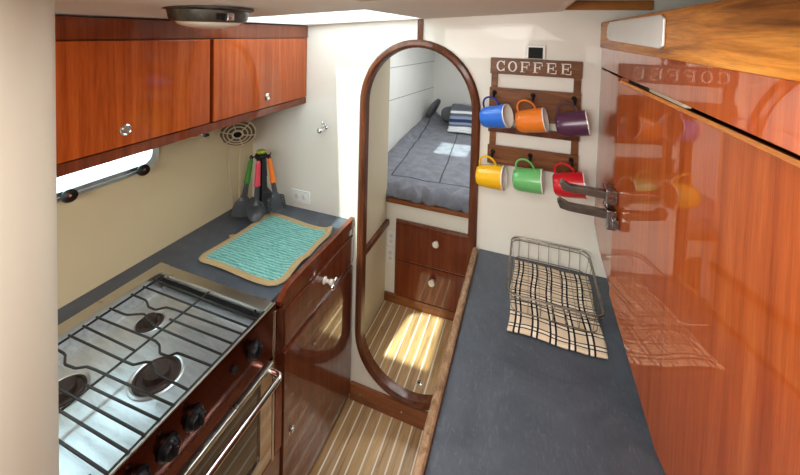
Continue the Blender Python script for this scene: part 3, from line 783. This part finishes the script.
# ------------------------------------------------------------------ right counter
zr = .93
t = thing('countertop', 'scuffed dark slate counter below the mug rack', 'counter', (.05, .6, .9))
mb().prism([(-.180, -.6), (.345, -.6), (.345, D - .001), (-.180, D - .001)], 'z', .90, zr).build('worktop', M['laminate'], t, smooth=False)
mb().prism([(-.204, .885), (-.181, .885), (-.181, .944), (-.186, .949), (-.199, .949), (-.204, .944)], 'y', -.6, 1.552, .002).build('fiddle_rail', M['fiddle'], t)
t = thing('base_cabinet', 'mahogany base cabinet under the right hand scuffed counter', 'cabinet', (.08, .5, 0))
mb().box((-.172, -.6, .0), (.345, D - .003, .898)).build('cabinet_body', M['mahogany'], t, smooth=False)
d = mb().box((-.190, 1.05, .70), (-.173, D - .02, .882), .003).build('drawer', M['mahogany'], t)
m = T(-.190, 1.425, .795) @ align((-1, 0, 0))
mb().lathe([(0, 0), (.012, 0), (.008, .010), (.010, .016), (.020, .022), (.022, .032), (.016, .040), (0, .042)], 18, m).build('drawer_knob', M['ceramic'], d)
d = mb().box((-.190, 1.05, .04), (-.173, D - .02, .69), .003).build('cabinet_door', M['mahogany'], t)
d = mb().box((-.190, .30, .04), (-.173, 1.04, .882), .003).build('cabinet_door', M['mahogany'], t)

# ------------------------------------------------------------------ refrigerator cabinet
t = thing('refrigerator_cabinet', 'tall glossy red brown refrigerator cabinet at the right counter', 'cabinet', (.45, .5, zr))
YN, YH = 1.235, -.50
mb().box((XF, YH, 1.770), (XF + .022, D - .008, 1.851), .002).build('upper_panel', M['fridge'], t)
mb().prism([(YN + .006, 1.764), (D - .010, 1.764), (D - .010, 1.150), (1.44, 1.106), (YN + .006, 1.092)], 'x', XF, XF + .022, .0015).build('side_panel', M['fridge'], t)
mb().prism([(YH, 1.846), (1.61 - .032, 1.846), (1.61 - .032, 1.946), (YH, 1.946)], 'x', XF - .006, XF + .03, .004).build('top_board', M['teak'], t)
mb().box((XF + .004, D - .007, 1.15), (XF + .018, D - .001, 1.83)).build('edge_gasket', M['matte_black'], t)
b = mb(); b.box((.352, YH, zr + .001), (.40, 1.19, 1.10)); b.build('lower_panel', M['fridge'], t, smooth=False)
b = mb(); b.box((.346, 1.20, zr + .001), (.352, D - .001, 1.20)); b.build('white_filler', M['white'], t, smooth=False)
b = mb(); b.box((.52, YH, zr + .001), (.78, D - .003, 1.90)); b.box((.30, YH, 1.86), (.52, D - .003, 1.90)); b.build('carcass', M['cherry_dark'], t, smooth=False)
mb().box((.175 + .112, YN + .02, 1.110), (.34, D - .01, 1.112)).build('recess_top', M['white'], t, smooth=False)
# door: slightly turned about its hinge near the camera
yaw = math.radians(-9.2)
def dpt(y, off=0): return .264 + (y - 1.2) * math.tan(yaw) + off
b = mb(); tb = b.bm
poly = [(YN, 1.752), (YN, 1.090), (.947, .936), (.30, .936), (.30, 1.694)]
fr = [tb.verts.new((dpt(y), y, z)) for y, z in poly]; bk = [tb.verts.new((dpt(y, .026), y, z)) for y, z in poly]
tb.faces.new(fr); tb.faces.new(bk[::-1])
for i in range(5): tb.faces.new((fr[i], bk[i], bk[(i + 1) % 5], fr[(i + 1) % 5]))
bmesh.ops.recalc_face_normals(tb, faces=tb.faces)
dr = b.build('cabinet_door', M['fridge'], t, smooth=False)
b = mb(); b.tube([(dpt(YN, .004), YN, 1.753), (dpt(.30, .004), .30, 1.695)], .0060, 4); b.build('door_lip', M['lip'], dr)
b = mb(); b.box((.288, .84, 1.752), (.300, 1.06, 1.766), .002); b.build('gasket_strip', M['caulk'], t)
# double lever latch
lt = mb(); lt.box((.230, 1.200, 1.385), (XF - .001, 1.262, 1.428), .004); lt.box((.232, 1.190, 1.312), (XF - .004, 1.262, 1.372), .005); lt.box((.245, 1.180, 1.322), (XF + .002, 1.268, 1.350), .003)
lt.tube([(.240, 1.236, 1.400), (.240, 1.236, 1.330)], .008, 12)
lo_ = lt.build('door_latch', M['latch'], dr)
for z, xe in ((1.404, .108), (1.343, .104)):
    b = mb(); b.prism([(.245, z - .013), (.245, z + .009), (.135, z + .011), (xe + .004, z + .024), (xe - .004, z + .014), (xe + .004, z - .004), (.130, z - .009)], 'y', 1.222, 1.248, .0015)
    b.build('latch_lever', M['wire'], lo_)
t2 = tag(mb().prism([(.862, 1.872), (.862, 1.928), (.88, 1.938), (1.38, 1.940), (1.415, 1.930), (1.428, 1.905), (1.415, 1.884), (1.38, 1.877), (.88, 1.866)], 'x', XF - .0125, XF - .0065, .003).build('wall_pad', M['plastic_white']), 'white rounded plastic block fixed to the teak board over the refrigerator cabinet', 'plastic block')

# ------------------------------------------------------------------ dish towel and wire basket
TW = ((-.036, 1.163), (.250, 1.166), (.246, 1.545), (-.030, 1.545))
def towel_pt(u, v):
    a, b_, c, d = [Vector((*p, 0)) for p in TW]
    p = (a * (1 - u) + b_ * u) * (1 - v) + (d * (1 - u) + c * u) * v
    z = zr + .003 + .006 * max(0, noise.noise(Vector((u * 5, v * 6, 2)))) + .003 * (1 - min(1, v * 12))
    return (p.x + .004 * math.sin(v * 9), p.y + .005 * math.sin(u * 7) , z)
b = mb().grid(towel_pt, 44, 56, lambda u, v: (u * .285, v * .385))
b.uv = 1
o = tag(b.build('dish_towel', M['plaid']), 'beige and black plaid towel spread on the right counter', 'towel')
so = o.modifiers.new('thick', 'SOLIDIFY'); so.thickness = .006; so.offset = 1
t = thing('wire_basket', 'tarnished low wire dish basket standing on the plaid towel', 'basket', (.11, 1.38, zr + .018))
def rim(x0, x1, y0, y1, z, r, n=5):
    return ([(x1 - r + r * math.cos(a * PI / 2 / n), y1 - r + r * math.sin(a * PI / 2 / n), z) for a in range(n + 1)] + [(x0 + r - r * math.sin(a * PI / 2 / n), y1 - r + r * math.cos(a * PI / 2 / n), z) for a in range(n + 1)] +
            [(x0 + r - r * math.cos(a * PI / 2 / n), y0 + r - r * math.sin(a * PI / 2 / n), z) for a in range(n + 1)] + [(x1 - r + r * math.sin(a * PI / 2 / n), y0 + r - r * math.cos(a * PI / 2 / n), z) for a in range(n + 1)])
bx0, bx1, by0, by1, bz0, bz1 = -.043, .248, 1.205, 1.562, zr + .018, 1.030
b = mb(); b.tube(rim(bx0, bx1, by0, by1, bz1, .035), .0032, 8, True); b.build('rim', M['wire'], t)
b = mb(); b.tube(rim(bx0 + .002, bx1 - .002, by0 + .002, by1 - .002, bz1 - .012, .034), .0017, 6, True)
b.tube(rim(bx0 + .012, bx1 - .012, by0 + .030, by1 - .012, bz0 + .006, .03), .0018, 6, True)
for k in range(7):
    x = bx0 + .030 + k * (bx1 - bx0 - .06) / 6
    b.tube([(x, by1 - .002, bz1 - .002), (x, by1 - .012, bz0 + .006), (x, by1 - .02, bz0 + .002), (x, by0 + .035, bz0 + .002), (x, by0 + .028, bz0 + .006), (x, by0 + .002, bz1 - .002)], .0011, 5)
for k in range(6):
    y = by0 + .035 + k * (by1 - by0 - .07) / 5
    b.tube([(bx0 + .002, y, bz1 - .002), (bx0 + .012, y, bz0 + .004), (bx1 - .012, y, bz0 + .004), (bx1 - .002, y, bz1 - .002)], .0011, 5)
b.build('wires', M['wire'], t)

# ------------------------------------------------------------------ mug rack
t = thing('mug_rack', 'dark wooden mug rack lettered COFFEE on the cream bulkhead', 'rack', (.02, D, 1.34))
YR = D - .001
for x in (-.152, .170): mb().box((x, YR - .016, 1.328), (x + .026, YR, 1.722), .002).build('upright', M['rack'], t)
sb = mb().box((-.157, YR - .022, 1.720), (.198, YR, 1.788), .002).build('sign_board', M['rack'], t)
def letter_strokes(ch, b, x, z, h):
    """slab serif capitals, w about .75 h"""
    y0, y1 = YR - .0245, YR - .022
    S_, w_ = .0068, .0036
    def bar(xa, za, xb, zb): b.box((x + xa, y0, z + za), (x + xb, y1, z + zb))
    w = .036
    if ch in 'FE':
        bar(.004, 0, .004 + S_, h); bar(0, 0, .018, w_ * .7); bar(0, h - w_, w, h); bar(.012, h / 2 - w_ / 2, .026, h / 2 + w_ / 2)
        bar(.0245, h / 2 - .008, .0275, h / 2 + .008); bar(w - .003, h - .016, w, h)
        if ch == 'E': bar(0, 0, w + .002, w_); bar(w - .001, 0, w + .002, .016)
    else:
        cx, cz = w / 2, h / 2
        a0, a1 = (0, 2 * PI) if ch == 'O' else (.75, 2 * PI - .75)
        n = 36; P = []
        for i in range(n + 1):
            a = a0 + (a1 - a0) * i / n
            th = .0032 + .0038 * abs(math.cos(a))
            P.append((a, th))
        for (a, t1), (a2, t2) in zip(P, P[1:]):
            def q(a, dr): return (x + cx + (w / 2 - dr) * math.cos(a), z + cz + (h / 2 - dr * .95) * math.sin(a))
            b.prism([q(a, 0), q(a2, 0), q(a2, t2), q(a, t1)], 'y', y0, y1)
        if ch == 'C': bar(w - .006, h - .018, w - .003, h); bar(w - .006, 0, w - .003, .014)
b = mb()
for ch, xc in zip('COFFEE', (497.6, 509.8, 522.5, 535.5, 548.6, 562.8)):
    x = -.157 + (xc - 491) / 92 * .355
    letter_strokes(ch, b, x, 1.7325, .0445)
b.build('lettering', M['letters'], sb, smooth=False)
for z0, z1 in ((1.530, 1.662), (1.332, 1.412)): mb().box((-.157, YR - .026, z0), (.197, YR - .0165, z1), .002).build('slat', M['rack'], t)
mb().box((-.157, YR - .030, 1.470), (.197, YR - .0165, 1.500), .002).build('slat', M['trim'], t)
HK = [(-.136, 1.634), (.019, 1.634), (.172, 1.634), (-.134, 1.378), (.017, 1.382), (.171, 1.386)]
for x, z in HK:
    b = mb(); yb = YR - .026
    b.lathe([(0, 0), (.010, 0), (.009, .003), (0, .004)], 14, T(x, yb, z + .006) @ align((0, -1, 0)))
    b.tube([(x, yb, z + .006), (x, yb - .014, z + .002), (x, yb - .022, z - .008), (x, yb - .034, z - .011), (x, yb - .044, z - .004), (x, yb - .046, z + .006)], .0038, 8)
    b.ball((x, yb - .046, z + .008), .005, 10)
    b.build('hook', M['matte_black'], t)

# ------------------------------------------------------------------ mugs
def mug(c, tilt, yaw, mat, hmat, label, hook):
    ax = Vector((math.cos(tilt) * math.cos(yaw), math.cos(tilt) * math.sin(yaw), math.sin(tilt)))
    up = Vector((0, 0, 1)); up = (up - ax * up.dot(ax)).normalized()
    m = T(*c) @ align(ax, up) @ Matrix.Scale(.96, 4)
    t = thing('mug', label, 'mug', c, 'mugs on the coffee rack')
    h = .116; z0 = -h / 2
    mb().lathe([(0, z0), (.030, z0), (.038, z0 + .003), (.0435, z0 + .013), (.0465, z0 + .030), (.0490, z0 + .070), (.0502, h / 2 - .003)], 44, m).build('mug_body', mat, t)
    mb().lathe([(.0502, h / 2 - .003), (.0505, h / 2), (.0495, h / 2 + .0015), (.0475, h / 2), (.0465, h / 2 - .04), (.0440, z0 + .030), (.038, z0 + .012), (0, z0 + .008)], 44, m).build('mug_lining', M['ceramic'], t)
    b = mb()
    pts = []
    for k in range(17):
        a = PI * k / 16
        pts.append((.042 + .044 * math.sin(a) ** .8, 0, -.008 + .036 * math.cos(a) - .006 * math.sin(a)))
    b.tube(pts, .0052, 10, False, m, .8, 1.15); b.build('mug_handle', hmat, t)
s = 1.492 / 1.515
def near(x, z): return (x * s, 1.492, H + (z - H) * s)
R = math.radians
mug(near(-.126, 1.544), R(14), R(-20), M['mug_blue'], M['handle_blue'], 'bright blue mug with a navy handle on the top row of the rack', 0)
mug(near(.014, 1.543), R(13), R(-11), M['mug_orange'], M['mug_orange'], 'orange mug in the middle of the top row of the rack', 1)
mug(near(.163, 1.547), R(12), R(-6), M['mug_purple'], M['mug_purple'], 'dark plum mug at the end of the top row of the rack', 2)
mug(near(-.136, 1.289), R(6), R(-10), M['mug_yellow'], M['mug_yellow'], 'yellow mug hanging on the lower row under the blue one', 3)
mug(near(.012, 1.299), R(7), R(-7), M['mug_green'], M['mug_green'], 'light green mug in the middle of the lower row', 4)
mug(near(.162, 1.306), R(10), R(-4), M['mug_red'], M['mug_red'], 'red mug on the lower row beside the door latch', 5)

# white gadget above the sign
t = thing('wall_sensor', 'small white gadget with a black square face above the COFFEE sign', 'sensor', (.023, D, 1.79))
mb().prism(arc((.049, 1.836), .012, 0, PI / 2, 5) + arc((-.005, 1.836), .012, PI / 2, PI, 5) + [(-.017, 1.790), (.061, 1.790)], 'y', D - .018, D - .001, .003).build('gadget_case', M['plastic_white'], t)
mb().box((-.006, D - .0205, 1.792), (.050, D - .0175, 1.838), .002).build('gadget_face', M['matte_black'], t)

# little drain fitting on the cabin sole
t = thing('floor_socket', 'tiny chrome fitting set in the sole just inside the doorway', 'fitting', (-.478, 1.72, .06))
mb().lathe([(0, .06), (.013, .06), (.014, .062), (.008, .0635), (.007, .0615), (0, .0615)], 20, T(-.478, 1.72, 0)).build('fitting_ring', M['chrome'], t)
mb().lathe([(0, .0616), (.007, .0616), (0, .0622)], 16, T(-.478, 1.72, 0)).build('fitting_core', M['matte_black'], t)

# ------------------------------------------------------------------ light
w = bpy.data.worlds.new('sky'); bpy.context.scene.world = w; w.use_nodes = True
bg = w.node_tree.nodes['Background']; bg.inputs['Color'].default_value = (.80, .93, 1, 1); bg.inputs['Strength'].default_value = 7.0
def light(kind, name, loc, energy, color, aim=None, **k):
    l = bpy.data.lights.new(name, kind); l.energy = energy; l.color = color
    for a, v in k.items(): setattr(l, a, v)
    o = bpy.data.objects.new(name, l); COL.objects.link(o); o.location = loc
    if aim is not None: o.rotation_euler = Vector(aim).to_track_quat('-Z', 'Y').to_euler()
    return o
light('SUN', 'sun', (0, 0, 6), 13.0, (1, .95, .84), (.05, .36, -1), angle=R(1.2))
light('AREA', 'companionway_light', (-.45, -.75, 1.90), 40, (1, .97, .92), (.1, .75, -.7), shape='RECTANGLE', size=.9, size_y=.8)
light('AREA', 'ceiling_fill', (-.10, .35, 1.91), 9, (1, .97, .92), (-.1, .2, -1), shape='RECTANGLE', size=.5, size_y=.5)  # added fill under the headliner for missing ambient light, no fitting there
light('AREA', 'berth_light', (-.3, 2.9, 1.92), 16, (1, .98, .95), (-.1, .0, -1), shape='RECTANGLE', size=.7, size_y=1.2)

# ------------------------------------------------------------------ camera
cam = bpy.data.cameras.new('camera'); co = bpy.data.objects.new('camera', cam); COL.objects.link(co)
f, px, py, yw, pit, rol = 353.444, 400, 44.7407, -.352982, -.0358357, .0259204
cy, sy, cp, sp = math.cos(yw), math.sin(yw), math.cos(pit), math.sin(pit)
F = Vector((sy * cp, cy * cp, sp)); Rt = Vector((cy, -sy, 0)); U = Rt.cross(F)
c, s = math.cos(rol), math.sin(rol); r_, u_ = Rt * c + U * s, -Rt * s + U * c
co.matrix_world = Matrix.Translation((0, 0, H)) @ Matrix((r_, u_, -F)).transposed().to_4x4()
cam.sensor_fit = 'HORIZONTAL'; cam.sensor_width = 36; cam.lens = 36 * f / 800
cam.shift_x = 0; cam.shift_y = -(237.5 - py) / 800
cam.clip_start = .02; cam.clip_end = 50
bpy.context.scene.camera = co
vs = bpy.context.scene.view_settings
vs.view_transform = 'Standard'; vs.look = 'None'; vs.exposure = 0; vs.gamma = 1
for o in bpy.data.objects:
    if '_o' in o: del o['_o']
bpy.context.scene.cycles.caustics_reflective = False
